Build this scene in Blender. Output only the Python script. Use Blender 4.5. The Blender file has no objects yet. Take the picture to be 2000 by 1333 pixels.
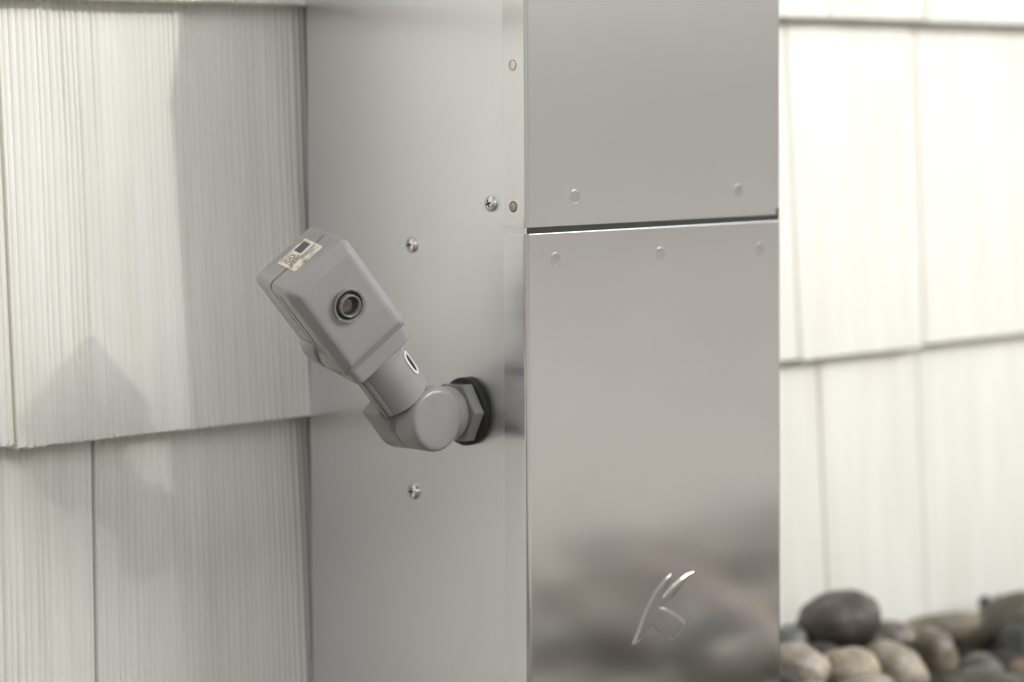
import bpy, bmesh, math, random
from mathutils import Vector, Matrix, noise

# ------------------------------------------------------------------ camera, sky, sun, exposure
sc = bpy.context.scene
YAW, PITCH, ROLL = 0.756185, -0.045615, -0.005467
CAM = Vector((-0.862047, -1.073609, 0.065444))
FPX, PPY = 5000.0, 423.9
d = Vector((math.sin(YAW) * math.cos(PITCH), math.cos(YAW) * math.cos(PITCH), math.sin(PITCH)))
r = Vector((math.cos(YAW), -math.sin(YAW), 0)); u = r.cross(d)
cr, sr = math.cos(ROLL), math.sin(ROLL)
rx, ux = cr * r + sr * u, -sr * r + cr * u
cam_data = bpy.data.cameras.new('camera'); cam = bpy.data.objects.new('camera', cam_data)
sc.collection.objects.link(cam); sc.camera = cam
cam.matrix_world = Matrix(((rx.x, ux.x, -d.x, CAM.x), (rx.y, ux.y, -d.y, CAM.y), (rx.z, ux.z, -d.z, CAM.z), (0, 0, 0, 1)))
cam_data.sensor_width = 36.0
cam_data.lens = FPX / 2000.0 * 36.0
cam_data.shift_y = -(666.5 - PPY) / 2000.0
cam_data.clip_start = 0.05; cam_data.clip_end = 600.0
cam_data.dof.use_dof = True
cam_data.dof.focus_distance = 1.245
cam_data.dof.aperture_fstop = 4.8

SUN_TO = Vector((0.455, -1.0, 0.49)).normalized()
world = bpy.data.worlds.new('World'); sc.world = world; world.use_nodes = True
wn = world.node_tree.nodes; wl = world.node_tree.links
sky = wn.new('ShaderNodeTexSky'); sky.sky_type = 'NISHITA'; sky.sun_disc = False
sky.sun_elevation = math.asin(SUN_TO.z); sky.sun_rotation = math.atan2(SUN_TO.x, SUN_TO.y)
sky.air_density = 1.0; sky.dust_density = 4.0; sky.ozone_density = 1.0
hs = wn.new('ShaderNodeHueSaturation'); hs.inputs['Saturation'].default_value = 0.12   # thin overcast veil
bg = wn['Background']; bg.inputs['Strength'].default_value = 0.132
wl.new(sky.outputs[0], hs.inputs['Color']); wl.new(hs.outputs[0], bg.inputs['Color'])
sun_d = bpy.data.lights.new('sun', 'SUN'); sun = bpy.data.objects.new('sun', sun_d); sc.collection.objects.link(sun)
sun.rotation_euler = SUN_TO.to_track_quat('Z', 'Y').to_euler(); sun.location = (5, -10, 6)
sun_d.energy = 0.92; sun_d.angle = math.radians(1.0); sun_d.color = (1.0, 0.98, 0.95)
sc.view_settings.view_transform = 'Standard'; sc.view_settings.look = 'None'
sc.view_settings.gamma = 1.0; sc.view_settings.use_curve_mapping = False
sc.view_settings.exposure = 0.98

# ------------------------------------------------------------------ helpers
COL = sc.collection
rnd = random.Random(7)

def tag(o, label=None, cat=None, group=None, kind=None):
    if label: o['label'] = label
    if cat: o['category'] = cat
    if group: o['group'] = group
    if kind: o['kind'] = kind
    return o

def empty(name, loc=(0, 0, 0)):
    o = bpy.data.objects.new(name, None); COL.objects.link(o); o.location = loc
    o.empty_display_size = 0.05
    return o

def link(name, me, mat, parent=None, matrix=None, smooth=None):
    o = bpy.data.objects.new(name, me); COL.objects.link(o)
    if mat and not me.materials: me.materials.append(mat)
    if parent is not None: o.parent = parent
    if matrix is not None: o.matrix_basis = matrix
    if smooth is not None:
        me.polygons.foreach_set('use_smooth', [True] * len(me.polygons))
        if smooth < 179: me.set_sharp_from_angle(angle=math.radians(smooth))
    return o

def mesh_from(bm, name):
    bmesh.ops.recalc_face_normals(bm, faces=bm.faces)
    me = bpy.data.meshes.new(name); bm.to_mesh(me); bm.free(); return me

def box_bm(x0, x1, y0, y1, z0, z1, bev=0.0, seg=2, bm=None):
    b = bmesh.new()
    vs = [b.verts.new(v) for v in ((x0, y0, z0), (x1, y0, z0), (x1, y1, z0), (x0, y1, z0),
                                   (x0, y0, z1), (x1, y0, z1), (x1, y1, z1), (x0, y1, z1))]
    for f in ((0, 3, 2, 1), (4, 5, 6, 7), (0, 1, 5, 4), (1, 2, 6, 5), (2, 3, 7, 6), (3, 0, 4, 7)):
        b.faces.new([vs[i] for i in f])
    if bev > 0:
        bmesh.ops.bevel(b, geom=list(b.edges), offset=bev, segments=seg, profile=0.5, affect='EDGES')
    if bm is None: return b
    m = bpy.data.meshes.new('t'); b.to_mesh(m); b.free(); bm.from_mesh(m); bpy.data.meshes.remove(m)
    return bm

def loft(loops, close_start=True, close_end=True, bm=None):
    """loops: lists of equal length of 3D points; bridges them into one surface."""
    b = bm or bmesh.new()
    L = [[b.verts.new(p) for p in lp] for lp in loops]
    n = len(loops[0])
    for a, c in zip(L[:-1], L[1:]):
        for i in range(n):
            b.faces.new((a[i], a[(i + 1) % n], c[(i + 1) % n], c[i]))
    if close_start: b.faces.new(list(reversed(L[0])))
    if close_end: b.faces.new(L[-1])
    return b

def rrect(hw0, hw1, v0, v1, rad, seg=5):
    """rounded rectangle in 2D, x from hw0..hw1, y from v0..v1."""
    pts = []
    for cx, cy, a0 in ((hw1 - rad, v1 - rad, 0), (hw0 + rad, v1 - rad, 90), (hw0 + rad, v0 + rad, 180), (hw1 - rad, v0 + rad, 270)):
        for k in range(seg + 1):
            a = math.radians(a0 + 90 * k / seg)
            pts.append((cx + rad * math.cos(a), cy + rad * math.sin(a)))
    return pts

def lathe(profile, seg=48, axis='Z', bm=None):
    """profile: (radius, height) list, revolved; radius 0 ends are capped."""
    b = bm or bmesh.new()
    def P(rr, h, a):
        x, y = rr * math.cos(a), rr * math.sin(a)
        return {'Z': (x, y, h), 'Y': (x, h, y), 'X': (h, x, y)}[axis]
    rings = []
    for rr, h in profile:
        if rr < 1e-7: rings.append([b.verts.new(P(0, h, 0))])
        else: rings.append([b.verts.new(P(rr, h, 2 * math.pi * k / seg)) for k in range(seg)])
    for A, B in zip(rings[:-1], rings[1:]):
        for k in range(seg):
            k2 = (k + 1) % seg
            if len(A) == 1 and len(B) == 1: continue
            if len(A) == 1: b.faces.new((A[0], B[k2], B[k]))
            elif len(B) == 1: b.faces.new((A[k], A[k2], B[0]))
            else: b.faces.new((A[k], A[k2], B[k2], B[k]))
    return b

# ------------------------------------------------------------------ materials
def new_mat(name):
    m = bpy.data.materials.new(name); m.use_nodes = True
    nt = m.node_tree; return m, nt, nt.nodes['Principled BSDF']

def N(nt, t, **kw):
    n = nt.nodes.new(t)
    for k, v in kw.items(): setattr(n, k, v)
    return n

def noise_node(nt, scale, detail=3, coord='Object', stretch=None):
    tc = N(nt, 'ShaderNodeTexCoord'); nz = N(nt, 'ShaderNodeTexNoise')
    nz.inputs['Scale'].default_value = scale; nz.inputs['Detail'].default_value = detail
    src = tc.outputs[coord]
    if stretch:
        mp = N(nt, 'ShaderNodeMapping'); mp.inputs['Scale'].default_value = stretch
        nt.links.new(src, mp.inputs['Vector']); src = mp.outputs[0]
    nt.links.new(src, nz.inputs['Vector'])
    return nz

def ramp(nt, src, stops):
    rp = N(nt, 'ShaderNodeValToRGB'); e = rp.color_ramp.elements
    e[0].position, e[0].color = stops[0][0], (*stops[0][1], 1)
    e[1].position, e[1].color = stops[-1][0], (*stops[-1][1], 1)
    for pos, c in stops[1:-1]:
        x = e.new(pos); x.color = (*c, 1)
    nt.links.new(src, rp.inputs[0]); return rp

def plain(name, col, rough=0.5, metal=0.0, var=0.06, scale=60, bump=0.0, bscale=400, coat=0.0, spec=0.5):
    m, nt, b = new_mat(name)
    nz = noise_node(nt, scale)
    lo = tuple(max(0, c * (1 - var)) for c in col); hi = tuple(min(1, c * (1 + var)) for c in col)
    rp = ramp(nt, nz.outputs['Fac'], [(0.3, lo), (0.7, hi)])
    nt.links.new(rp.outputs[0], b.inputs['Base Color'])
    b.inputs['Roughness'].default_value = rough; b.inputs['Metallic'].default_value = metal
    b.inputs['Specular IOR Level'].default_value = spec
    if coat: b.inputs['Coat Weight'].default_value = coat
    if bump:
        n2 = noise_node(nt, bscale, 4); bp = N(nt, 'ShaderNodeBump')
        bp.inputs['Strength'].default_value = bump; bp.inputs['Distance'].default_value = 0.0005
        nt.links.new(n2.outputs['Fac'], bp.inputs['Height']); nt.links.new(bp.outputs[0], b.inputs['Normal'])
    return m

def steel(name, col, rough, wave=0.0, dent=None, brush=0.05, aniso=0.0, smudge=0.0):
    m, nt, b = new_mat(name)
    b.inputs['Metallic'].default_value = 1.0
    nz = noise_node(nt, 14, 3)
    rp = ramp(nt, nz.outputs['Fac'], [(0.3, tuple(c * 0.97 for c in col)), (0.7, col)])
    nt.links.new(rp.outputs[0], b.inputs['Base Color'])
    st = noise_node(nt, 220, 3, stretch=(1, 1, 0.012))           # fine vertical grain in the gloss
    mr = N(nt, 'ShaderNodeMapRange'); mr.inputs['To Min'].default_value = rough - brush; mr.inputs['To Max'].default_value = rough + brush
    nt.links.new(st.outputs['Fac'], mr.inputs['Value'])
    sg = noise_node(nt, 38, 6); m2 = N(nt, 'ShaderNodeMapRange'); m2.inputs['From Min'].default_value = 0.35; m2.inputs['From Max'].default_value = 0.75
    m2.inputs['To Min'].default_value = 0.0; m2.inputs['To Max'].default_value = smudge
    sa = N(nt, 'ShaderNodeMath', operation='ADD'); nt.links.new(sg.outputs['Fac'], m2.inputs['Value'])
    nt.links.new(mr.outputs[0], sa.inputs[0]); nt.links.new(m2.outputs[0], sa.inputs[1]); nt.links.new(sa.outputs[0], b.inputs['Roughness'])
    if aniso:                                                      # upright brushing spreads reflections sideways
        b.inputs['Anisotropic'].default_value = aniso
        tg = N(nt, 'ShaderNodeTangent', direction_type='RADIAL', axis='Z'); nt.links.new(tg.outputs[0], b.inputs['Tangent'])
    h = None
    if wave:
        wv = noise_node(nt, 9, 1, stretch=(1, 1, 0.7))
        sm = N(nt, 'ShaderNodeMath', operation='MULTIPLY'); sm.inputs[1].default_value = wave
        nt.links.new(wv.outputs['Fac'], sm.inputs[0]); h = sm.outputs[0]
    if dent:                                                       # shallow pull round a weld stud
        tc = N(nt, 'ShaderNodeTexCoord'); ds = N(nt, 'ShaderNodeVectorMath', operation='DISTANCE')
        nt.links.new(tc.outputs['Object'], ds.inputs[0]); ds.inputs[1].default_value = dent[:3]
        md = N(nt, 'ShaderNodeMapRange', interpolation_type='SMOOTHERSTEP')
        md.inputs['From Min'].default_value = 0.0; md.inputs['From Max'].default_value = dent[3]
        md.inputs['To Min'].default_value = dent[4]; md.inputs['To Max'].default_value = 0.0
        nt.links.new(ds.outputs['Value'], md.inputs['Value'])
        ad = N(nt, 'ShaderNodeMath', operation='ADD'); nt.links.new(md.outputs[0], ad.inputs[0])
        if h: nt.links.new(h, ad.inputs[1])
        else: ad.inputs[1].default_value = 0
        h = ad.outputs[0]
    if h:
        bp = N(nt, 'ShaderNodeBump'); bp.inputs['Strength'].default_value = 1.0; bp.inputs['Distance'].default_value = 1.0
        nt.links.new(h, bp.inputs['Height']); nt.links.new(bp.outputs[0], b.inputs['Normal'])
    return m

def shingle_mat():
    m, nt, b = new_mat('painted_shingle')
    n1 = noise_node(nt, 7, 3)
    n2 = noise_node(nt, 90, 3, stretch=(1, 1, 0.05))
    rp = ramp(nt, n1.outputs['Fac'], [(0.3, (0.73, 0.72, 0.665)), (0.7, (0.775, 0.767, 0.715))])
    rp2 = ramp(nt, n2.outputs['Fac'], [(0.35, (0.93, 0.93, 0.92)), (0.65, (1, 1, 1))])
    mx = N(nt, 'ShaderNodeMix', data_type='RGBA', blend_type='MULTIPLY'); mx.inputs[0].default_value = 1.0
    nt.links.new(rp.outputs[0], mx.inputs[6]); nt.links.new(rp2.outputs[0], mx.inputs[7])
    n4 = noise_node(nt, 420, 3); r4 = ramp(nt, n4.outputs['Fac'], [(0.20, (0.80, 0.77, 0.72)), (0.29, (1, 1, 1))])   # dust specks
    m4 = N(nt, 'ShaderNodeMix', data_type='RGBA', blend_type='MULTIPLY'); m4.inputs[0].default_value = 1.0
    nt.links.new(mx.outputs[2], m4.inputs[6]); nt.links.new(r4.outputs[0], m4.inputs[7])
    n5 = noise_node(nt, 30, 5, stretch=(1, 1, 0.10)); r5 = ramp(nt, n5.outputs['Fac'], [(0.32, (0.95, 0.94, 0.915)), (0.48, (1, 1, 1))])   # upright dirt streaks
    m5 = N(nt, 'ShaderNodeMix', data_type='RGBA', blend_type='MULTIPLY'); m5.inputs[0].default_value = 1.0
    nt.links.new(m4.outputs[2], m5.inputs[6]); nt.links.new(r5.outputs[0], m5.inputs[7])
    nt.links.new(m5.outputs[2], b.inputs['Base Color'])
    b.inputs['Roughness'].default_value = 0.55
    bp = N(nt, 'ShaderNodeBump'); bp.inputs['Strength'].default_value = 0.25; bp.inputs['Distance'].default_value = 0.0006
    n3 = noise_node(nt, 700, 4, stretch=(1, 1, 0.15))
    nt.links.new(n3.outputs['Fac'], bp.inputs['Height']); nt.links.new(bp.outputs[0], b.inputs['Normal'])
    return m

def pebble_mat():
    m, nt, b = new_mat('river_stone')
    at = N(nt, 'ShaderNodeAttribute'); at.attribute_name = 'stone'
    n1 = noise_node(nt, 35, 5); n2 = noise_node(nt, 260, 4)
    r1 = ramp(nt, n1.outputs['Fac'], [(0.28, (0.45, 0.42, 0.40)), (0.42, (0.80, 0.78, 0.76)), (0.55, (1.0, 1.0, 1.0)), (0.72, (1.45, 1.32, 1.15))])
    r2 = ramp(nt, n2.outputs['Fac'], [(0.35, (0.8, 0.8, 0.8)), (0.65, (1.1, 1.1, 1.1))])
    a = N(nt, 'ShaderNodeMix', data_type='RGBA', blend_type='MULTIPLY'); a.inputs[0].default_value = 1
    c = N(nt, 'ShaderNodeMix', data_type='RGBA', blend_type='MULTIPLY'); c.inputs[0].default_value = 1
    nt.links.new(at.outputs['Color'], a.inputs[6]); nt.links.new(r1.outputs[0], a.inputs[7])
    nt.links.new(a.outputs[2], c.inputs[6]); nt.links.new(r2.outputs[0], c.inputs[7])
    nt.links.new(c.outputs[2], b.inputs['Base Color']); b.inputs['Roughness'].default_value = 0.36
    bp = N(nt, 'ShaderNodeBump'); bp.inputs['Strength'].default_value = 0.6; bp.inputs['Distance'].default_value = 0.001
    nt.links.new(n2.outputs['Fac'], bp.inputs['Height']); nt.links.new(bp.outputs[0], b.inputs['Normal'])
    return m

D = 0.170784          # pillar depth (front face at y = -D)
W = 0.188865          # pillar width
M_SHINGLE = shingle_mat()
M_BODY = steel('brushed_steel_side', (0.795, 0.795, 0.81), 0.31, wave=0.0002, brush=0.02, aniso=0.68, smudge=0.04)
M_FLANGE = steel('brushed_steel_flange', (0.71, 0.71, 0.725), 0.22, brush=0.01, aniso=0.6)
M_UPPER = steel('brushed_steel_upper', (0.80, 0.792, 0.785), 0.27, brush=0.002, aniso=0.45)
M_LOWER = steel('brushed_steel_lower', (0.77, 0.755, 0.745), 0.14, wave=0.00015, dent=(0.0942, -D, -0.0141, 0.040, 0.00012), brush=0.006, aniso=0.2, smudge=0.012)
M_STUD = steel('steel_stud', (0.68, 0.66, 0.63), 0.22)
M_SCREW = steel('bright_screw', (0.75, 0.74, 0.71), 0.12, brush=0.03)
M_RUST = plain('rust_tinted_stud', (0.50, 0.41, 0.32), 0.42, 0.8, 0.15, 900)
M_RUSTRING = plain('rust_ring', (0.14, 0.10, 0.075), 0.7, 0.0, 0.3, 900)
M_BLACK = plain('black_rubber', (0.018, 0.018, 0.017), 0.6, 0, 0.3, 300, 0.5, 1500)
M_DARK = plain('dark_recess', (0.02, 0.019, 0.018), 0.7)
M_GREY = plain('grey_plastic', (0.305, 0.305, 0.30), 0.18, 0, 0.06, 45, 0.12, 1500)
M_GREY2 = plain('grey_plastic_knuckle', (0.275, 0.274, 0.264), 0.17, 0, 0.06, 45, 0.10, 1500)
M_SEAM = plain('seam_shadow_gap', (0.03, 0.028, 0.026), 0.8)
M_WHITE = plain('white_gasket', (0.72, 0.72, 0.71), 0.5)
M_INK = plain('brown_black_ink', (0.06, 0.05, 0.045), 0.6)
M_BLUEINK = plain('slate_ink_block', (0.085, 0.095, 0.11), 0.5, 0, 0.25, 2500)
M_SHEATH = plain('wall_sheathing', (0.30, 0.28, 0.25), 0.8)
M_STONE = pebble_mat()
M_SOIL = plain('bed_soil', (0.05, 0.042, 0.034), 0.95, 0, 0.4, 40, 1.0, 200)
M_CONC = plain('pale_concrete', (0.50, 0.47, 0.43), 0.85, 0, 0.10, 3.0, 0.3, 120)
M_GROUND = plain('ground_gravel', (0.36, 0.33, 0.29), 0.95, 0, 0.25, 2.0, 0.6, 40)
M_SIDING = plain('blocker_siding', (0.62, 0.58, 0.52), 0.8)
M_ROOF = plain('blocker_roofing', (0.16, 0.14, 0.13), 0.9)
M_EDGE = plain('edging_timber', (0.42, 0.33, 0.28), 0.8, 0, 0.2, 30, 0.6, 200)

# label paper with worn brown stains
def label_mat():
    m, nt, b = new_mat('worn_paper_label')
    nz = noise_node(nt, 170, 4)
    rp = ramp(nt, nz.outputs['Fac'], [(0.30, (0.26, 0.18, 0.11)), (0.39, (0.62, 0.52, 0.40)), (0.46, (0.80, 0.74, 0.65))])
    nt.links.new(rp.outputs[0], b.inputs['Base Color']); b.inputs['Roughness'].default_value = 0.45
    return m
M_LABEL = label_mat()
def clear_mat():
    m, nt, b = new_mat('clear_lens_plastic')
    nz = noise_node(nt, 500, 2)
    rp = ramp(nt, nz.outputs['Fac'], [(0.3, (0.74, 0.73, 0.71)), (0.7, (0.86, 0.86, 0.84))])
    nt.links.new(rp.outputs[0], b.inputs['Base Color'])
    b.inputs['Transmission Weight'].default_value = 0.75; b.inputs['Roughness'].default_value = 0.04; b.inputs['IOR'].default_value = 1.46
    return m
M_CLEAR = clear_mat()
M_CELL = plain('sensor_cell', (0.15, 0.105, 0.09), 0.25, 0, 0.5, 1400)

# ------------------------------------------------------------------ setting: ground, patio, stone bed soil
def sheet(name, x0, x1, y0, y1, z, mat, thick=None):
    if thick: me = mesh_from(box_bm(x0, x1, y0, y1, z - thick, z, 0.006), name)
    else:
        me = bpy.data.meshes.new(name); me.from_pydata([(x0, y0, z), (x1, y0, z), (x1, y1, z), (x0, y1, z)], [], [(0, 1, 2, 3)])
    return tag(link(name, me, mat), kind='structure')
sheet('ground', -150, 150, -150, 150, -0.40, M_GROUND)
sheet('soil', -2.2, 2.6, -0.76, 0.05, -0.335, M_SOIL, 0.05)
sheet('patio', -9, 14, -16, -0.78, -0.315, M_CONC, 0.09)

# ------------------------------------------------------------------ shingle wall
H1, H2 = 0.1042, 0.1172
EXPO = H1 + H2
wall = empty('shingle_wall', (0, 0.02, -0.40))
tag(wall, 'off-white wall of ribbed overlapping shingles behind the steel pillar', 'wall')
def wchild(name, me, mat, smooth=None):
    o = link(name, me, mat, wall, Matrix.Translation((0, -0.02, 0.40)), smooth); return o

def ribs(width, step, rg, coarse):
    """heights of a run of irregular upright ribs, sampled every step."""
    n = max(6, int(width / step)); xs = [width * i / n for i in range(n + 1)]
    hs = [0.0] * (n + 1); x = -0.002
    off = rg.uniform(0, 100)
    while x < width:
        w = rg.choice((0.0030, 0.0034, 0.0037, 0.0040, 0.0044, 0.0048)) * coarse
        env = 0.30 + 0.70 * max(0.0, min(1.0, 0.55 + 1.3 * noise.noise(Vector((off + x * 22, 0, 0)))))
        dep = rg.uniform(0.5, 1.0) * 0.0021 * env
        for i, xx in enumerate(xs):
            if x <= xx < x + w:
                t = (xx - x) / w
                hs[i] = dep * (1 - abs(2 * t - 1) ** 2.2)
        x += w
    return xs, hs

def make_shingle(x0, x1, zb, seed, fine, lift=0.0, depth0=0.0, relief=1.0, sl0=0.0, sl1=0.0):
    rg = random.Random(seed)
    xs, hs = ribs(x1 - x0, 0.00042 if fine else 0.0016, rg, 1.0 if fine else 1.6)
    hs = [h * relief for h in hs]
    nx = len(xs)
    zs = [0, 0.0008, 0.004] + [EXPO * k / (9 if fine else 3) for k in range(1, (10 if fine else 4))] + [EXPO + 0.014]
    verts, faces = [], []
    jag = [rg.uniform(0, 0.0009) for _ in xs]
    rows = []
    def y_at(dz): return depth0 + 0.0130 * dz / EXPO
    # butt back row, then face rows
    rows.append([(x0 + x, 0.0142, zb + lift + jag[i] * 0.6 - hs[i] * 0.4) for i, x in enumerate(xs)])
    for k, dz in enumerate(zs):
        row = []
        for i, x in enumerate(xs):
            wob = 0.0019 * noise.noise(Vector((seed * 3.1, dz * 9, x * 8))) * min(1, 12 * min(x, (x1 - x0) - x) / 0.05 * 0.2)
            ed = min(i, nx - 1 - i)
            edge = 0.0012 if ed == 0 else (0.0004 if ed == 1 else 0)
            soft = 0.0010 if k == 0 else 0.0
            fade = 0.75 + 0.5 * noise.noise(Vector((x * 60, dz * 12, seed)))
            z = zb + lift + dz + (jag[i] * 0.6 - hs[i] * 0.4 if dz < 0.002 else 0)
            row.append((x0 + x + wob + dz / EXPO * (sl0 + (sl1 - sl0) * x / (x1 - x0)), y_at(dz) - hs[i] * fade + edge + soft, z))
        rows.append(row)
    for rw in rows: verts += rw
    for a in range(len(rows) - 1):
        for i in range(nx - 1):
            p = a * nx + i
            faces.append((p, p + 1, p + nx + 1, p + nx))
    # side returns
    for i, s in ((0, 1), (nx - 1, -1)):
        base = len(verts)
        for rw in rows[1:]: verts.append((rw[i][0], 0.0155, rw[i][2]))
        for a in range(len(rows) - 2):
            q = ((a + 1) * nx + i, (a + 2) * nx + i, base + a + 1, base + a)
            faces.append(q if s > 0 else tuple(reversed(q)))
    me = bpy.data.meshes.new('shingle'); me.from_pydata(verts, [], faces)
    wchild('shingle', me, M_SHINGLE, 42)

wchild('sheathing', mesh_from(box_bm(-1.25, 1.85, 0.016, 0.06, -0.42, 2.05), 'sheathing'), M_SHEATH)
known = {  # course index -> joints that the photograph shows
    0: [-0.40, -0.185, 0.052, 0.245, 0.4065, 0.5365, 0.700],
    -1: [-0.31, -0.139, 0.030, 0.215, 0.345, 0.4385, 0.544, 0.690],
    1: [-0.33, -0.154, 0.045, 0.20, 0.330, 0.437, 0.539, 0.680],
}
for c in range(-2, 9):
    zb = -H1 + c * EXPO
    if zb < -0.56: continue
    js = list(known.get(c, []))
    rg = random.Random(100 + c)
    if not js:
        js = [-0.45 + rg.uniform(0, 0.1)]
        while js[-1] < 0.7: js.append(js[-1] + rg.uniform(0.11, 0.22))
    while js[0] > -1.2: js.insert(0, js[0] - rg.uniform(0.11, 0.22))
    while js[-1] < 1.8: js.append(js[-1] + rg.uniform(0.11, 0.22))
    for k in range(len(js) - 1):
        x0, x1 = js[k], js[k + 1]
        fine = c in (-1, 0, 1) and x1 > -0.25 and x0 < 0.72
        lift = rg.uniform(-0.0008, 0.0012); dep = rg.uniform(-0.0004, 0.0006)
        if c == 0 and abs(x0 + 0.40) < 0.01: lift, dep = 0.0022, -0.0022
        if c == 0 and abs(x0 + 0.185) < 0.01: lift, dep = 0.0, 0.0
        gap = 0.0006 if x0 > 0.3 else 0.0009
        sl = lambda q: 0.0085 if (c == -1 and abs(q + 0.139) < 0.002) else (0.007 if c == 0 and abs(q - 0.5365) < 0.002 else 0.0)
        make_shingle(x0 + gap, x1 - gap, zb, 1000 * (c + 5) + k, fine, lift, dep, 0.35 if x0 > 0.3 else 1.0, sl(x0), sl(x1))

# ------------------------------------------------------------------ steel pillar
pillar = empty('steel_pillar', (W / 2, -D / 2, -0.335))
tag(pillar, 'tall brushed stainless steel pillar with two riveted front panels against shingle wall', 'pillar')
OFF = Matrix.Translation((-W / 2, D / 2, 0.335))
def pchild(name, me, mat, parent=None, smooth=None):
    if parent is None: return link(name, me, mat, pillar, OFF, smooth)
    return link(name, me, mat, parent, None, smooth)
ZT, ZTOP = 0.147, 0.40            # where the front turns back, and the top at the wall
T = 0.0008
b = bmesh.new()
prof = [(-0.0005, -0.335), (-D + T, -0.335), (-D + T, ZT), (-0.0005 - 0.012, ZTOP), (-0.0005, ZTOP)]
loft([[(T * 0.2, y, z) for y, z in prof], [(W - T, y, z) for y, z in prof]], bm=b)
pchild('body', mesh_from(b, 'body'), M_BODY)

def wrap_panel(z0, z1, xr0, xr1, flange, lip=0.0009, rad=0.0021):
    """folded sheet: left flange, front face, right flange; xr0/xr1 = right edge at bottom/top."""
    def section(xr, inset):
        o = -T + inset; f = -D + inset; rr = xr - inset
        pts = [(o, -D + flange)]
        pts.append((o, f + rad + 0.0006))
        for k in range(7):
            a = math.pi + (math.pi / 2) * k / 6
            pts.append((o + rad + rad * math.cos(a), f + rad + rad * math.sin(a)))
        pts += [(o + rad + 0.0006, f), (rr - rad - 0.0006, f)]
        for k in range(7):
            a = 1.5 * math.pi + (math.pi / 2) * k / 6
            pts.append((rr - rad + rad * math.cos(a), f + rad + rad * math.sin(a)))
        pts += [(rr, f + rad + 0.0006), (rr, -D + flange)]
        inner = [(rr - T, -D + flange), (rr - T, f + T + 0.0002), (o + T, f + T + 0.0002), (o + T, -D + flange)]
        return pts + inner
    zs = [(z0, 0.0002), (z0 + 0.00005, 0.00008), (z0 + 0.00014, 0.0), (z0 + 0.0005, 0.0), (z1 - 0.0005, 0.0), (z1 - 0.00018, 0.0), (z1 - 0.00006, 0.0001), (z1, 0.00022)]
    loops = []
    for z, ins in zs:
        t = (z - z0) / (z1 - z0); xr = xr0 + (xr1 - xr0) * t
        loops.append([(x, y, z) for x, y in section(xr, ins)])
    b = loft(loops)
    bmesh.ops.recalc_face_normals(b, faces=b.faces)
    for f in b.faces:
        if f.normal.x < -0.9: f.material_index = 1
    return b
FL = 0.0165
upper = pchild('upper_panel', mesh_from(wrap_panel(0.0030, ZT, W - 0.0027, W + 0.0004, FL), 'upper_panel'), M_UPPER, smooth=40)
lower = pchild('lower_panel', mesh_from(wrap_panel(-0.333, 0.0, W, W, FL), 'lower_panel'), M_LOWER, smooth=40)
upper.data.materials.append(M_FLANGE); lower.data.materials.append(M_FLANGE)
pchild('gasket_strip', mesh_from(box_bm(0.0004, W - 0.0016, -D + 0.0003, -D + 0.004, -0.004, 0.0065), 'gasket_strip'), M_BLACK)
# sloped cap over the head of the pillar
b = bmesh.new()
sl = Vector((0, 0.1583, 0.253)).normalized(); nr = Vector((0, -sl.z, sl.y))
A = Vector((0, -D, ZT + 0.002)); B = Vector((0, -0.010, ZTOP + 0.004))
capl = []
for x in (-0.0012, W + 0.0012):
    capl.append([(x, *(A + nr * 0.0004).yz), (x, *(B + nr * 0.0004).yz), (x, *(B + nr * 0.0016).yz), (x, *(A + nr * 0.0016).yz)])
loft(capl, bm=b)
pchild('cap', mesh_from(b, 'cap'), M_UPPER)

def stud_mesh():                    # flush weld stud: shallow ring groove and very low dome
    return mesh_from(lathe([(0.0036, 0.0), (0.0035, 0.00003), (0.0032, 0.00003), (0.0031, 0.000005), (0.0029, 0.000005), (0.0027, 0.00003), (0.0013, 0.000034), (0, 0.000035)], 36), 'weld_mark')
sm = stud_mesh(); sm.materials.append(M_STUD)
FRONT = Matrix(((1, 0, 0, 0), (0, 0, -1, 0), (0, 1, 0, 0), (0, 0, 0, 1)))     # z -> -y
LEFT = Matrix(((0, 0, -1, 0), (-1, 0, 0, 0), (0, 1, 0, 0), (0, 0, 0, 1)))      # z -> -x
for par, spots in ((upper, ((0.0326, 0.0172), (0.1543, 0.0168))), (lower, ((0.0189, -0.0135), (0.0942, -0.0141), (0.1714, -0.0152)))):
    for x, z in spots:
        link('weld_mark', sm, None, par, Matrix.Translation((x, -D, z)) @ FRONT, 60)
rm = mesh_from(lathe([(0.0022, 0.00012), (0.0018, 0.0003), (0, 0.00034)], 28), 'rivet'); 
rr_ = mesh_from(lathe([(0.0028, 0.0), (0.0027, 0.0002), (0.0021, 0.0001), (0.0021, -0.0002)], 28), 'rivet_ring')
for z, mt, mr_ in ((0.0824, M_STUD, M_RUST), (0.0131, M_RUST, M_RUSTRING)):
    me = rm.copy(); me.materials.append(mt)
    o = link('rivet', me, None, upper, Matrix.Translation((-T, -0.1615, z)) @ LEFT, 60)
    me = rr_.copy(); me.materials.append(mr_)
    link('ring', me, None, o, None, 60)

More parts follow.
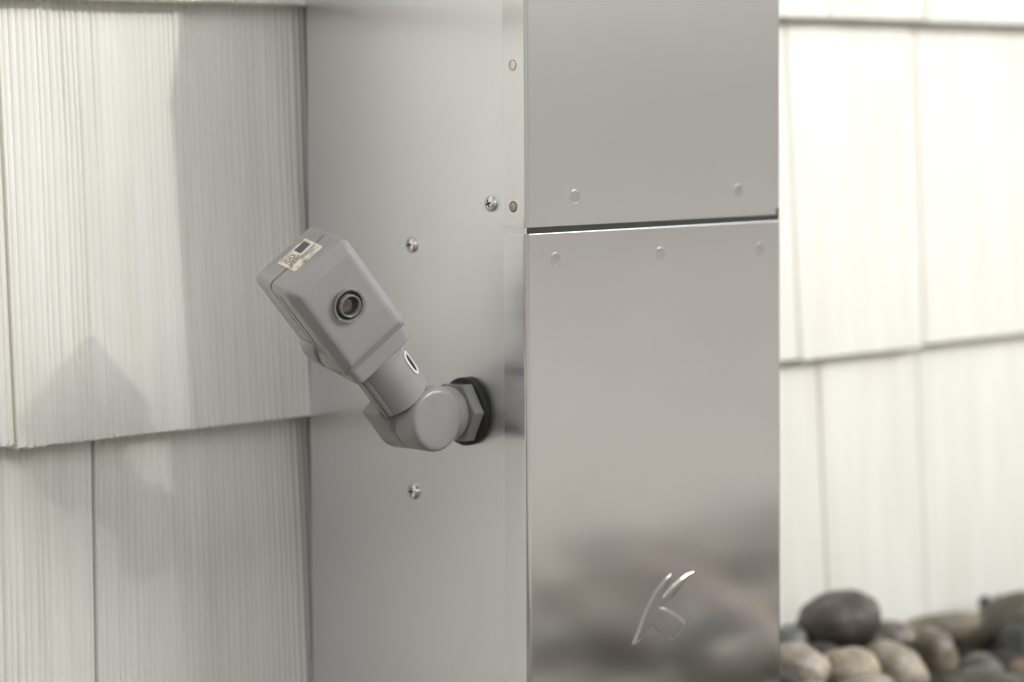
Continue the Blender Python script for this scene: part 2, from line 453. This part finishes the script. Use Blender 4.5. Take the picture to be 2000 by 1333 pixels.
# pan-head Phillips screws, the cross really cut in
def screw_mesh():
    R = 0.0041
    b = lathe([(R, -0.0005), (R, 0.0009), (R * 0.93, 0.0014), (R * 0.78, 0.0019), (R * 0.5, 0.0023), (0, 0.0025)], 40)
    bmesh.ops.contextual_create(b, geom=[e for e in b.edges if e.is_boundary])
    head = bpy.data.objects.new('h', mesh_from(b, 'h')); COL.objects.link(head)
    cut = bmesh.new()
    box_bm(-0.0020, 0.0020, -0.00042, 0.00042, 0.0010, 0.004, bm=cut)
    c1 = bpy.data.objects.new('c1', mesh_from(cut, 'c1')); COL.objects.link(c1)
    cut = bmesh.new(); box_bm(-0.00042, 0.00042, -0.0020, 0.0020, 0.00105, 0.004, bm=cut)
    c2 = bpy.data.objects.new('c2', mesh_from(cut, 'c2')); COL.objects.link(c2)
    for c in (c1, c2):
        md = head.modifiers.new('b', 'BOOLEAN'); md.object = c; md.operation = 'DIFFERENCE'; md.solver = 'EXACT'
    dg = bpy.context.evaluated_depsgraph_get(); dg.update()
    me = bpy.data.meshes.new_from_object(head.evaluated_get(dg))
    for o in (head, c1, c2): bpy.data.objects.remove(o, do_unlink=True)
    me.name = 'screw'; me.materials.clear(); me.materials.append(M_SCREW); me.materials.append(M_DARK)
    for pl_ in me.polygons:
        c = pl_.center
        pl_.material_index = 1 if (c.z < 0.0019 and max(abs(c.x), abs(c.y)) < 0.00205 and min(abs(c.x), abs(c.y)) < 0.00044 and c.z > 0.0009 and math.hypot(c.x, c.y) < 0.0021) else 0
    return me
sme = screw_mesh()
for y, z, rot in ((-0.1449, 0.0142, 20), (-0.0849, -0.0086, 12), (-0.0851, -0.1356, 3)):
    link('screw', sme, None, pillar, OFF @ Matrix.Translation((0.0002, y, z)) @ LEFT @ Matrix.Rotation(math.radians(rot), 4, 'Z'), 35)

# embossed letter on the lower panel
K = [(101.6, -180.9), (97.8, -182.4), (94.3, -184.6), (89.7, -188.0), (86.2, -192.0), (82.8, -196.3), (79.7, -201.2), (77.0, -206.1), (74.7, -210.0), (72.8, -212.8),
     (75.1, -212.6), (78.1, -211.5), (81.9, -209.4), (84.6, -207.2), (86.5, -205.1), (93.8, -209.9), (99.8, -214.0), (102.2, -214.8), (104.6, -214.2), (107.4, -212.6), (109.9, -210.6), (111.9, -207.9),
     (108.2, -204.5), (103.1, -201.3), (97.3, -198.3), (92.6, -196.6), (97.3, -194.6), (102.6, -191.8), (106.4, -189.6), (109.6, -187.0), (113.6, -183.9), (119.2, -182.0), (113.7, -182.5), (109.0, -184.0), (102.0, -187.2), (95.2, -191.2), (97.0, -187.6), (99.0, -184.4)]
def poly_sd(px, pz):
    inside = False; best = 1e9; n = len(K)
    for i in range(n):
        ax, az = K[i - 1]; bx_, bz = K[i]
        ex, ez = bx_ - ax, bz - az
        t = max(0.0, min(1.0, ((px - ax) * ex + (pz - az) * ez) / (ex * ex + ez * ez + 1e-12)))
        best = min(best, math.hypot(px - ax - t * ex, pz - az - t * ez))
        if (az > pz) != (bz > pz) and px < ax + (pz - az) / (bz - az) * ex: inside = not inside
    return best if inside else -best
ST = 0.32; gx0, gz0 = 70.0, -217.0; nx_, nz_ = int(52 / ST), int(38 / ST)
hv = {}; kv, kf = [], []
for a in range(nx_):
    for c in range(nz_):
        sd = poly_sd(gx0 + a * ST, gz0 + c * ST)
        if sd > -1.35:
            t = max(0.0, min(1.0, (sd + 1.0) / 2.0)); h = 0.50 * t * t * (3 - 2 * t) - 0.02
            hv[(a, c)] = len(kv); kv.append(((gx0 + a * ST) / 1000, -D - h / 1000, (gz0 + c * ST) / 1000))
for (a, c) in list(hv):
    q = [(a, c), (a + 1, c), (a + 1, c + 1), (a, c + 1)]
    if all(k in hv for k in q): kf.append([hv[k] for k in q])
me = bpy.data.meshes.new('embossed_letter'); me.from_pydata(kv, [], kf)
link('embossed_letter', me, M_LOWER, lower, None, 180)

# ------------------------------------------------------------------ photocell sensor on its swivel
S = Vector((-0.0339, -0.127, -0.0905))
cell = empty('photocell_sensor', (0, S.y, S.z))
tag(cell, 'grey plastic photocell sensor on a swivel neck bolted to the steel pillar side', 'light sensor')
A_, TW = math.radians(41.0), math.radians(-16.6)
Ry = Matrix(((math.cos(A_), 0, -math.sin(A_)), (0, 1, 0), (math.sin(A_), 0, math.cos(A_))))
Rs = Matrix.Rotation(TW, 3, 'Z'); Rx = Matrix.Rotation(math.radians(-1.4), 3, 'X')
HEAD = (Matrix.Translation(S - Vector((0, S.y, S.z))) @ (Rx @ Ry @ Rs).to_4x4())
ARM = (Matrix.Translation(S - Vector((0, S.y, S.z))) @ (Rx @ Ry).to_4x4())
FIX = Matrix.Translation((0, -S.y, -S.z))
def hchild(name, me, mat, smooth=35, parent=None, m=HEAD):
    return link(name, me, mat, parent or cell, m if parent is None else None, smooth)
HW, NF, NB, UT, UB, SEAM = 0.0200, -0.0200, 0.0220, 0.1080, 0.0515, 0.0022
def hl(n, iw, it, ib, rad, skew=0.0):
    return [(x, n, y) for x, y in rrect(-HW + iw, HW - iw, UB + ib, UT - it, rad, 6)]
front_loops = [hl(SEAM - 0.0006, 0.0006, 0.0006, 0.0006, 0.0030), hl(SEAM - 0.0006, 0.0002, 0.0002, 0.0002, 0.0034), hl(SEAM - 0.00085, 0, 0, 0, 0.0036), hl(SEAM - 0.0012, 0, 0, 0, 0.0036), hl(-0.0128, 0, 0, 0, 0.0036), hl(-0.0135, 0, 0, 0, 0.0036),
               hl(-0.0147, 0.0002, 0.0002, 0.0002, 0.0036), hl(-0.0157, 0.0007, 0.0007, 0.0007, 0.0034), hl(-0.0164, 0.0014, 0.0014, 0.0016, 0.003), hl(-0.0168, 0.0017, 0.0017, 0.0021, 0.0028), hl(-0.0185, 0.0030, 0.0030, 0.0046, 0.0018),
               hl(-0.0189, 0.0033, 0.0033, 0.0052, 0.0016), hl(-0.0195, 0.0036, 0.0036, 0.0056, 0.0013), hl(-0.0200, 0.0043, 0.0043, 0.0063, 0.0010), hl(-0.0200, 0.0065, 0.0065, 0.0085, 0.0010)]
hf = hchild('housing_front', mesh_from(loft(front_loops), 'housing_front'), M_GREY, 50)
back_loops = [hl(SEAM + 0.0006, 0.0006, 0.0006, 0.0006, 0.0030), hl(SEAM + 0.0006, 0.0002, 0.0002, 0.0002, 0.0034), hl(SEAM + 0.00085, 0, 0, 0, 0.0036), hl(SEAM + 0.0012, 0, 0, 0, 0.0036), hl(0.0185, 0.0002, 0.0002, 0.0002, 0.0036), hl(0.0192, 0.0004, 0.0004, 0.0004, 0.0036),
              hl(0.0206, 0.0008, 0.0010, 0.0010, 0.0036), hl(0.0216, 0.0019, 0.0022, 0.0022, 0.003), hl(0.0221, 0.0036, 0.0036, 0.0036, 0.002)]
hb = hchild('housing_back', mesh_from(loft(back_loops), 'housing_back'), M_GREY, 50)
hchild('seam', mesh_from(loft([[(x, n, y) for x, y in rrect(-HW + 0.0007, HW - 0.0007, UB + 0.0007, UT - 0.0007, 0.003, 6)] for n in (SEAM - 0.0012, SEAM + 0.0012)]), 'seam'), M_SEAM)
# shoulder between housing and neck
def sh(uv, hw, n0, n1, rad): return [(x, y, uv) for x, y in rrect(-hw, hw, n0, n1, rad, 6)]
hchild('shoulder', mesh_from(loft([sh(0.0440, 0.0150, -0.0140, 0.0150, 0.0060), sh(0.0440, 0.0172, -0.0152, 0.0168, 0.0044), sh(0.0443, 0.0176, -0.0157, 0.0173, 0.0042), sh(0.0449, 0.0178, -0.0159, 0.0175, 0.004), sh(0.0455, 0.0178, -0.0159, 0.0176, 0.004), sh(0.0535, 0.0184, -0.0161, 0.0182, 0.004)]), 'shoulder'), M_GREY, 40)
hchild('collar', mesh_from(lathe([(0.0138, 0.0395), (0.0148, 0.0400), (0.0150, 0.0406), (0.0152, 0.0446)], 48), 'collar'), M_GREY, 40)
# screw bosses either side of the back shell
for s in (-1, 1):
    bb = bmesh.new()
    lp = []
    for n, k in ((SEAM + 0.0004, 0.9), (SEAM + 0.0012, 1.0), (0.0155, 1.0), (0.0172, 0.9), (0.018, 0.7)):
        ring = []
        for q in range(20):
            a = 2 * math.pi * q / 20
            ring.append((s * 0.0178 + k * 0.0052 * math.cos(a), n, 0.0600 + k * 0.0088 * math.sin(a)))
        lp.append(ring)
    loft(lp, bm=bb)
    hchild('screw_boss', mesh_from(bb, 'screw_boss'), M_GREY, 45, hb)
    bb = bmesh.new(); lp = []
    for n, k in ((SEAM - 0.0004, 0.94), (SEAM - 0.0012, 1.0), (-0.008, 0.9), (-0.0125, 0.55)):
        lp.append([(s * 0.0172 + k * 0.0050 * math.cos(2 * math.pi * q / 20), n, 0.0575 + k * 0.0080 * math.sin(2 * math.pi * q / 20)) for q in range(20)])
    loft(lp, bm=bb)
    hchild('lug', mesh_from(bb, 'lug'), M_GREY, 45, hf)
hchild('slot', mesh_from(box_bm(-HW - 0.00012, -HW + 0.001, -0.0050, -0.0041, 0.070, 0.1030), 'slot'), M_SEAM, None, hf)
# neck
nk = lathe([(0.0105, 0.0150), (0.0136, 0.0150), (0.0140, 0.0154), (0.0140, 0.0360), (0.0146, 0.0430)], 48)
neck = hchild('neck', mesh_from(nk, 'neck'), M_GREY, 40)
hchild('neck_core', mesh_from(lathe([(0, 0.0160), (0.0108, 0.0160), (0.0108, 0.03)], 32), 'neck_core'), M_SEAM, 40, neck)
for a in (200, 214):
    m = Matrix.Rotation(math.radians(a), 4, 'Z')
    rb = box_bm(0.0132, 0.0149, -0.0009, 0.0009, 0.0152, 0.0420, 0.0004)
    bmesh.ops.transform(rb, matrix=m, verts=rb.verts)
    hchild('rib', mesh_from(rb, 'rib'), M_GREY, 40, neck)
# oblong white gasket ring with a dark slot on the right of the neck
def oblong(r0, halfw, halfh, cu, ca, seg=28):
    out = []
    for q in range(seg):
        a = 2 * math.pi * q / seg
        cx = math.copysign(abs(math.cos(a)) ** 0.75, math.cos(a)) * halfw; cy = math.copysign(abs(math.sin(a)) ** 0.75, math.sin(a)) * halfh
        th = ca + cx / 0.0140
        out.append((r0 * math.cos(th), r0 * math.sin(th), cu + cy))
    return out
CA, CU = math.radians(-36), 0.0302
ring = loft([oblong(0.0139, 0.0036, 0.0068, CU, CA), oblong(0.01465, 0.0036, 0.0068, CU, CA), oblong(0.01475, 0.0033, 0.0065, CU, CA), oblong(0.01475, 0.0024, 0.0056, CU, CA), oblong(0.0142, 0.0022, 0.0053, CU, CA)], False, False)
wr = hchild('slot_gasket', mesh_from(ring, 'slot_gasket'), M_WHITE, 40)
hchild('slot', mesh_from(loft([oblong(0.01405, 0.0023, 0.0055, CU, CA), oblong(0.01415, 0.0021, 0.0053, CU, CA)], False, True), 'slot'), M_DARK, None, wr)
# swivel knuckle: far half with the arm to the neck, near half with round cap
KR = 0.0160
far = bmesh.new()
lathe([(0, 0.0150), (KR - 0.002, 0.0150), (KR - 0.0006, 0.0145), (KR, 0.0135), (KR, 0.0004), (KR - 0.0004, 0.0001), (0, 0.0001)], 56, 'Y', far)
box_bm(-0.0158, 0.0125, 0.0012, 0.0146, -0.002, 0.0185, 0.0008, 2, far)
hchild('knuckle', mesh_from(far, 'knuckle'), M_GREY2, 40, None, ARM)
near = lathe([(0, -0.0003), (KR - 0.0006, -0.0003), (KR - 0.0001, -0.0007), (KR, -0.0012), (KR, -0.0128), (KR - 0.0003, -0.0140), (KR - 0.0010, -0.0149), (KR - 0.0020, -0.0154), (KR - 0.0034, -0.0156), (0, -0.0157)], 64, 'Y')
hchild('knuckle', mesh_from(near, 'knuckle'), M_GREY2, 32, None, Matrix.Translation((S.x, 0, 0)))
# stem, locknut, gasket along the x axis
STEM = Matrix.Translation((0, 0, 0.0))
hchild('stem', mesh_from(lathe([(0, -0.030), (0.0128, -0.030), (0.0136, -0.0290), (0.0139, -0.0275), (0.0139, -0.0150), (0.0136, -0.0128), (0.0128, -0.0112), (0.0120, -0.0104), (0.0120, -0.0050)], 48, 'X'), 'stem'), M_GREY2, 40, None, STEM)
hexl = []
for x, k in ((-0.0040, 1.0), (-0.0100, 1.0), (-0.0104, 0.975)):
    hexl.append([(x, k * 0.0163 * math.cos(math.radians(60 * q - 3)), k * 0.0163 * math.sin(math.radians(60 * q - 3))) for q in range(6)])
nb = loft(hexl); bmesh.ops.bevel(nb, geom=list(nb.edges), offset=0.0003, segments=2, affect='EDGES')
hchild('locknut', mesh_from(nb, 'locknut'), M_GREY2, 30, None, STEM)
hchild('rubber_gasket', mesh_from(lathe([(0, -0.0001), (0.0166, -0.0001), (0.0171, -0.0008), (0.0171, -0.0032), (0.0163, -0.0041), (0, -0.0042)], 56, 'X'), 'rubber_gasket'), M_BLACK, 40, None, STEM)
# lens: clear stepped ring, dark well, tilted sensor disc, dome
LC = Matrix.Translation((0.0005, NF, 0.0832)) @ FRONT
lens = link('lens', mesh_from(lathe([(0.0078, -0.0002), (0.0085, 0.0004), (0.0085, 0.0016), (0.0082, 0.0022), (0.0077, 0.0022), (0.0072, 0.0014), (0.0071, 0.0003), (0.0078, 0.0001)], 56), 'lens'), M_CLEAR, cell, HEAD @ LC, 30)
link('well', mesh_from(lathe([(0, 0.0002), (0.0071, 0.0002), (0.0073, 0.0009), (0.0074, 0.0006)], 48), 'well'), M_DARK, lens, None, 40)
link('inner_ring', mesh_from(lathe([(0.0047, 0.0003), (0.0047, 0.0029), (0.0050, 0.0031), (0.0054, 0.0028), (0.0055, 0.0003)], 48), 'inner_ring'), M_CLEAR, lens, None, 40)
link('sensor', mesh_from(lathe([(0, 0.0010), (0.0031, 0.0010), (0.0032, 0.0007), (0.0032, 0.0003)], 36), 'sensor'), M_CELL, lens, Matrix.Translation((-0.0012, 0.0012, 0.0)), 40)
for k in range(5):
    link('trace', mesh_from(box_bm(-0.0022, 0.0022, -0.00010, 0.00010, 0.00101, 0.00115), 'trace'), M_INK, lens, Matrix.Translation((-0.0012, 0.0012 + (k - 2) * 0.0009, 0.0)))
# rating label on the end of the housing, paper with printed marks
LBL = Matrix.Translation((0.0013, 0.0028, UT + 0.00015))
lb = mesh_from(loft([[(x, y, z) for x, y in rrect(-0.0090, 0.0092, -0.0094, 0.0100, 0.0012, 4)] for z in (0, 0.00012)]), 'rating_label')
lab = link('rating_label', lb, M_LABEL, cell, HEAD @ LBL, None)
tag(lab, 'small worn cream rating label with brown stains')
def text_mesh(txt, size, x, y, mat, bold=0.0, sx=1.0):
    cu = bpy.data.curves.new('print', 'FONT'); cu.body = txt; cu.size = size; cu.offset = bold
    o = bpy.data.objects.new('print', cu); COL.objects.link(o)
    dg = bpy.context.evaluated_depsgraph_get(); dg.update()
    me = bpy.data.meshes.new_from_object(o.evaluated_get(dg)); bpy.data.objects.remove(o, do_unlink=True)
    me.materials.clear()
    return link('print', me, mat, lab, Matrix.Translation((x, y, 0.00022)) @ Matrix.Diagonal((sx, 1, 1, 1)))
link('ink_block', mesh_from(box_bm(0.0008, 0.0076, 0.0012, 0.0080, 0.0001, 0.00018), 'ink_block'), M_BLUEINK, lab)
rg_ = loft([[(-0.0042 + k * 0.0030 * math.cos(2 * math.pi * q / 32), 0.0042 + k * 0.0030 * math.sin(2 * math.pi * q / 32), z) for q in range(32)] for k, z in ((1, 0.0001), (1, 0.0002), (0.84, 0.0002), (0.84, 0.0001))], False, False)
link('ring_mark', mesh_from(rg_, 'ring_mark'), M_INK, lab)
text_mesh('UL', 0.0030, -0.0061, 0.0032, M_INK, 0.00010)
text_mesh('LISTED', 0.0023, -0.0074, -0.0008, M_INK, 0.00006)
text_mesh('PHOTOELECTRIC', 0.0022, -0.0074, -0.0029, M_INK, 0.00004, 0.93)
text_mesh('SWITCH', 0.0021, -0.0014, -0.0048, M_INK, 0.00003)
text_mesh('1675715', 0.0019, 0.0018, -0.0066, M_INK, 0.0)
text_mesh('LISTED 1A', 0.0014, -0.0040, 0.0083, M_INK, 0.00002)
text_mesh('BY  USE IN  LLC', 0.0017, -0.0070, -0.0086, M_INK, 0.0, 0.95)

# ------------------------------------------------------------------ river stones
def stone_mesh(name, seed, size, col, sub=3, mat4=None):
    rg = random.Random(seed); b = bmesh.new()
    bmesh.ops.create_icosphere(b, subdivisions=sub, radius=0.5)
    off = Vector((rg.uniform(0, 50), rg.uniform(0, 50), rg.uniform(0, 50)))
    for v in b.verts:
        n = v.co.normalized()
        sq = 0.5 * (1 + 0.15 * noise.noise(n * 1.1 + off) + 0.07 * noise.noise(n * 2.4 + off) + 0.015 * noise.noise(n * 7 + off))
        v.co = n * sq
    bmesh.ops.scale(b, vec=size, verts=b.verts)
    if mat4 is not None: bmesh.ops.transform(b, matrix=mat4, verts=b.verts)
    me = bpy.data.meshes.new(name); b.to_mesh(me); b.free()
    at = me.attributes.new('stone', 'FLOAT_COLOR', 'POINT')
    at.data.foreach_set('color', [c for _ in me.vertices for c in (*col, 1.0)])
    return me

def px_point(px, py, y):
    dv = rx * ((px - 1000) / FPX) + ux * ((PPY - py) / FPX) + d
    t = (y - CAM.y) / dv.y
    p = CAM + dv * t
    return p, t / FPX
VIEW = Matrix((rx, -d, ux)).transposed()          # columns: image right, towards camera, image up
stones = [  # px, py, depth y, width px, height px, tilt, colour, label
    (1640, 1213, -0.045, 172, 114, 12, (0.115, 0.10, 0.085), 'largest smooth brown stone at the left of the pile, beside the pillar'),
    (1540, 1262, -0.030, 80, 80, 30, (0.16, 0.165, 0.165), 'blue-grey stone half hidden between pillar and largest brown stone'),
    (1745, 1248, -0.040, 90, 70, -10, (0.20, 0.175, 0.15), 'small taupe stone tucked right of the largest brown stone'),
    (1850, 1228, -0.030, 200, 60, 6, (0.25, 0.215, 0.17), 'long flat tan stone lying level against the shingle wall'),
    (1958, 1212, -0.055, 215, 78, 30, (0.13, 0.112, 0.088), 'long olive-brown stone sloping up to the right edge'),
    (1828, 1280, -0.075, 84, 118, 22, (0.20, 0.17, 0.13), 'tan egg-shaped stone standing upright in the middle of the pile'),
    (1915, 1316, -0.085, 92, 80, -12, (0.14, 0.13, 0.115), 'small round grey stone with an orange fleck, low in the pile'),
    (1562, 1302, -0.085, 128, 86, -18, (0.40, 0.355, 0.30), 'pale cream stone touching the pillar edge'),
    (1655, 1308, -0.095, 128, 88, 4, (0.40, 0.34, 0.26), 'pale sandy stone below the largest brown stone'),
    (1748, 1312, -0.090, 140, 112, -25, (0.38, 0.335, 0.265), 'large pale buff stone in the middle of the front row'),
    (1686, 1345, -0.115, 120, 52, 8, (0.36, 0.33, 0.285), 'pale stone cut off by the bottom edge, below the sandy one'),
    (1992, 1276, -0.075, 96, 124, 10, (0.085, 0.088, 0.088), 'dark slate-grey stone at the right edge below the sloping one'),
    (1998, 1322, -0.095, 72, 70, -8, (0.27, 0.20, 0.145), 'rusty tan stone in the bottom right corner'),
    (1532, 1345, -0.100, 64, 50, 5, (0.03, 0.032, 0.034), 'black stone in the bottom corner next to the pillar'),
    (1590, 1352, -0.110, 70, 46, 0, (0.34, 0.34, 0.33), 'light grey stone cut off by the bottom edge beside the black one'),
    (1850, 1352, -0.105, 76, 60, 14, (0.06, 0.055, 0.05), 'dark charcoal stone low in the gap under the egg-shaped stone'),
    (1704, 1272, -0.050, 84, 62, 0, (0.07, 0.065, 0.06), 'dark filler stone added to blacken the gap under the right end of the largest brown one'),  # filler stone, its dark colour stands in for the shaded gap
    (1602, 1280, -0.055, 90, 50, 0, (0.05, 0.047, 0.043), 'blackish filler stone added to darken the gap between largest brown and pale cream stones'),  # second added filler, blackens the gap below the brown stone
    (1925, 1180, -0.022, 30, 34, 20, (0.035, 0.035, 0.033), 'tiny black stone resting on top of the long flat tan one'),
    (1952, 1170, -0.020, 24, 22, -30, (0.45, 0.44, 0.42), 'tiny whitish stone beside the black one on the pile top'),
]
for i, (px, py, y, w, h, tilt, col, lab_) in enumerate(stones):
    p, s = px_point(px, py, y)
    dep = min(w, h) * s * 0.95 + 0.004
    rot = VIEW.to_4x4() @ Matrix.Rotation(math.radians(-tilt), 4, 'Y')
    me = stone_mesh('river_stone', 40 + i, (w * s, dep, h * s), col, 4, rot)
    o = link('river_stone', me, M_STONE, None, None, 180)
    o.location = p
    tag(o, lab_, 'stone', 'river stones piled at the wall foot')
# the rest of the bed, out of the frame or buried below the stones one can see
verts, faces, cols = [], [], []
proto = [stone_mesh('p%d' % k, 300 + k, (1, 1, 1), (1, 1, 1), 3) for k in range(6)]
pv = [[v.co.copy() for v in me.vertices] for me in proto]; pf = [[tuple(f.vertices) for f in me.polygons] for me in proto]
palette = [(0.40, 0.36, 0.31), (0.15, 0.135, 0.12), (0.24, 0.22, 0.195), (0.14, 0.145, 0.145), (0.34, 0.32, 0.295), (0.20, 0.17, 0.14), (0.07, 0.07, 0.07), (0.28, 0.265, 0.24)]
def add_stone(x, y, z, w):
    k = rnd.randrange(6); base = len(verts)
    m = Matrix.Translation((x, y, z)) @ Matrix.Rotation(rnd.uniform(0, 6.28), 4, 'Z') @ Matrix.Rotation(rnd.uniform(-0.4, 0.4), 4, 'X') @ Matrix.Diagonal((w * rnd.uniform(0.9, 1.4), w * rnd.uniform(0.75, 1.0), w * rnd.uniform(0.5, 0.75), 1))
    c = tuple(1.35 * q for q in rnd.choice(palette))
    if 0.18 < x < 0.80 and y > -0.16: c = rnd.choice(((0.05, 0.048, 0.045), (0.035, 0.035, 0.035), (0.08, 0.07, 0.06)))  # near-black in view: shade of the gaps put into the stone colour
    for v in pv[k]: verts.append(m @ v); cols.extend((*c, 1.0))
    for f in pf[k]: faces.append(tuple(i + base for i in f))
def free(x, y, w):                    # keep clear of the pillar
    return not (-0.012 - w * 0.6 < x < W + 0.012 + w * 0.6 and y > -D - 0.008 - w * 0.6)
y = -0.74
while y < -0.02:
    x = -1.1
    while x < 1.6:
        w = rnd.uniform(0.036, 0.062)
        xx, yy = x + rnd.uniform(-0.012, 0.012), y + rnd.uniform(-0.012, 0.012)
        seen = 0.18 < xx < 0.80 and yy > -0.16
        if free(xx, yy, w): add_stone(xx, yy, -0.314 + rnd.uniform(-0.006, 0.004) if seen else -0.318 + rnd.uniform(-0.008, 0.012), w)
        x += 0.047
    y += 0.042
for k in range(150):
    x, y = rnd.uniform(-0.9, 1.5), rnd.uniform(-0.72, -0.20); w = rnd.uniform(0.04, 0.075)
    if free(x, y, w): add_stone(x, y, -0.293 + rnd.uniform(-0.006, 0.008), w)
me = bpy.data.meshes.new('stone_bed'); me.from_pydata(verts, [], faces)
at = me.attributes.new('stone', 'FLOAT_COLOR', 'POINT'); at.data.foreach_set('color', cols)
tag(link('stone_bed', me, M_STONE, None, None, 180), 'bed of rounded river stones filling the strip before the wall', 'stones', kind='stuff')
for me in proto: bpy.data.meshes.remove(me)

# ------------------------------------------------------------------ unseen added house whose roof slope shades the lower left of the wall
X0, Z0, SL, YH = -0.15, 0.035, 0.30, -21.0
cx = X0 + SUN_TO.x / -SUN_TO.y * -YH; cz = Z0 + SUN_TO.z / -SUN_TO.y * -YH
ridge_x = cx - 3.0; ridge_z = cz + 3.0 * SL
eave_z = 8.2; half = (ridge_z - eave_z) / SL
blocker = empty('shade_blocker', (ridge_x, YH - 3, -0.4))
tag(blocker, 'unseen gabled house beyond the far garden wall', 'blocker')
HO = Matrix.Translation((-ridge_x, -(YH - 3), 0.4))
gp = [(ridge_x - half + 0.3, -0.4), (ridge_x + half - 0.3, -0.4), (ridge_x + half - 0.3, eave_z - 0.03), (ridge_x, ridge_z - 0.2), (ridge_x - half + 0.3, eave_z - 0.03)]
link('wall', mesh_from(loft([[(x, yy, z) for x, z in gp] for yy in (YH - 0.4, YH - 9)]), 'wall'), M_SIDING, blocker, HO)
for s in (-1, 1):
    rp_ = [(ridge_x, ridge_z), (ridge_x + s * half, eave_z), (ridge_x + s * half, eave_z - 0.16), (ridge_x, ridge_z - 0.16)]
    link('roof', mesh_from(loft([[(x + s * 0.0005, yy, z) for x, z in rp_] for yy in (YH, YH - 9.4)]), 'roof'), M_ROOF, blocker, HO)

# unseen walls added past the patio to cut the sky mirrored in the steel
gw = link('sky_screen_wall', mesh_from(box_bm(-9, 14.3, -16.3, -16.0, -0.4, 3.0, 0.02), 'sky_screen_wall'), M_SIDING)
tag(gw, 'pale unseen screen wall added to block mirrored sky, along the far end of the patio, facing the pillar', 'wall')
gw = link('sky_screen_wall', mesh_from(box_bm(14.0, 14.3, -15.99, 1.0, -0.4, 3.0, 0.02), 'sky_screen_wall'), M_SIDING)
tag(gw, 'pale unseen screen wall added to block mirrored sky, along the right side of the patio', 'wall')


# pale curved stick lying on the stones before the pillar, mirrored in the lower panel
tb = bmesh.new(); pts = [(0.455, -0.53), (0.425, -0.475), (0.41, -0.42), (0.375, -0.364), (0.345, -0.32), (0.317, -0.283), (0.285, -0.245)]
lp = []
for k, (x, y) in enumerate(pts):
    a, c = pts[max(0, k - 1)], pts[min(len(pts) - 1, k + 1)]
    t = Vector((c[0] - a[0], c[1] - a[1], 0)).normalized(); n = Vector((-t.y, t.x, 0)); rr = 0.0065 - 0.0006 * k
    lp.append([Vector((x, y, -0.262 + 0.003 * math.sin(k * 1.7))) + n * rr * math.cos(2 * math.pi * q / 12) + Vector((0, 0, 1)) * rr * math.sin(2 * math.pi * q / 12) for q in range(12)])
loft(lp, bm=tb)
M_STICK = plain('bleached_wood', (0.58, 0.49, 0.44), 0.7, 0, 0.15, 80, 0.5, 300)
tag(link('dry_stick', mesh_from(tb, 'dry_stick'), M_STICK, None, None, 60), 'pale curved dry stick on the stones, seen mirrored low in the steel panel', 'stick')
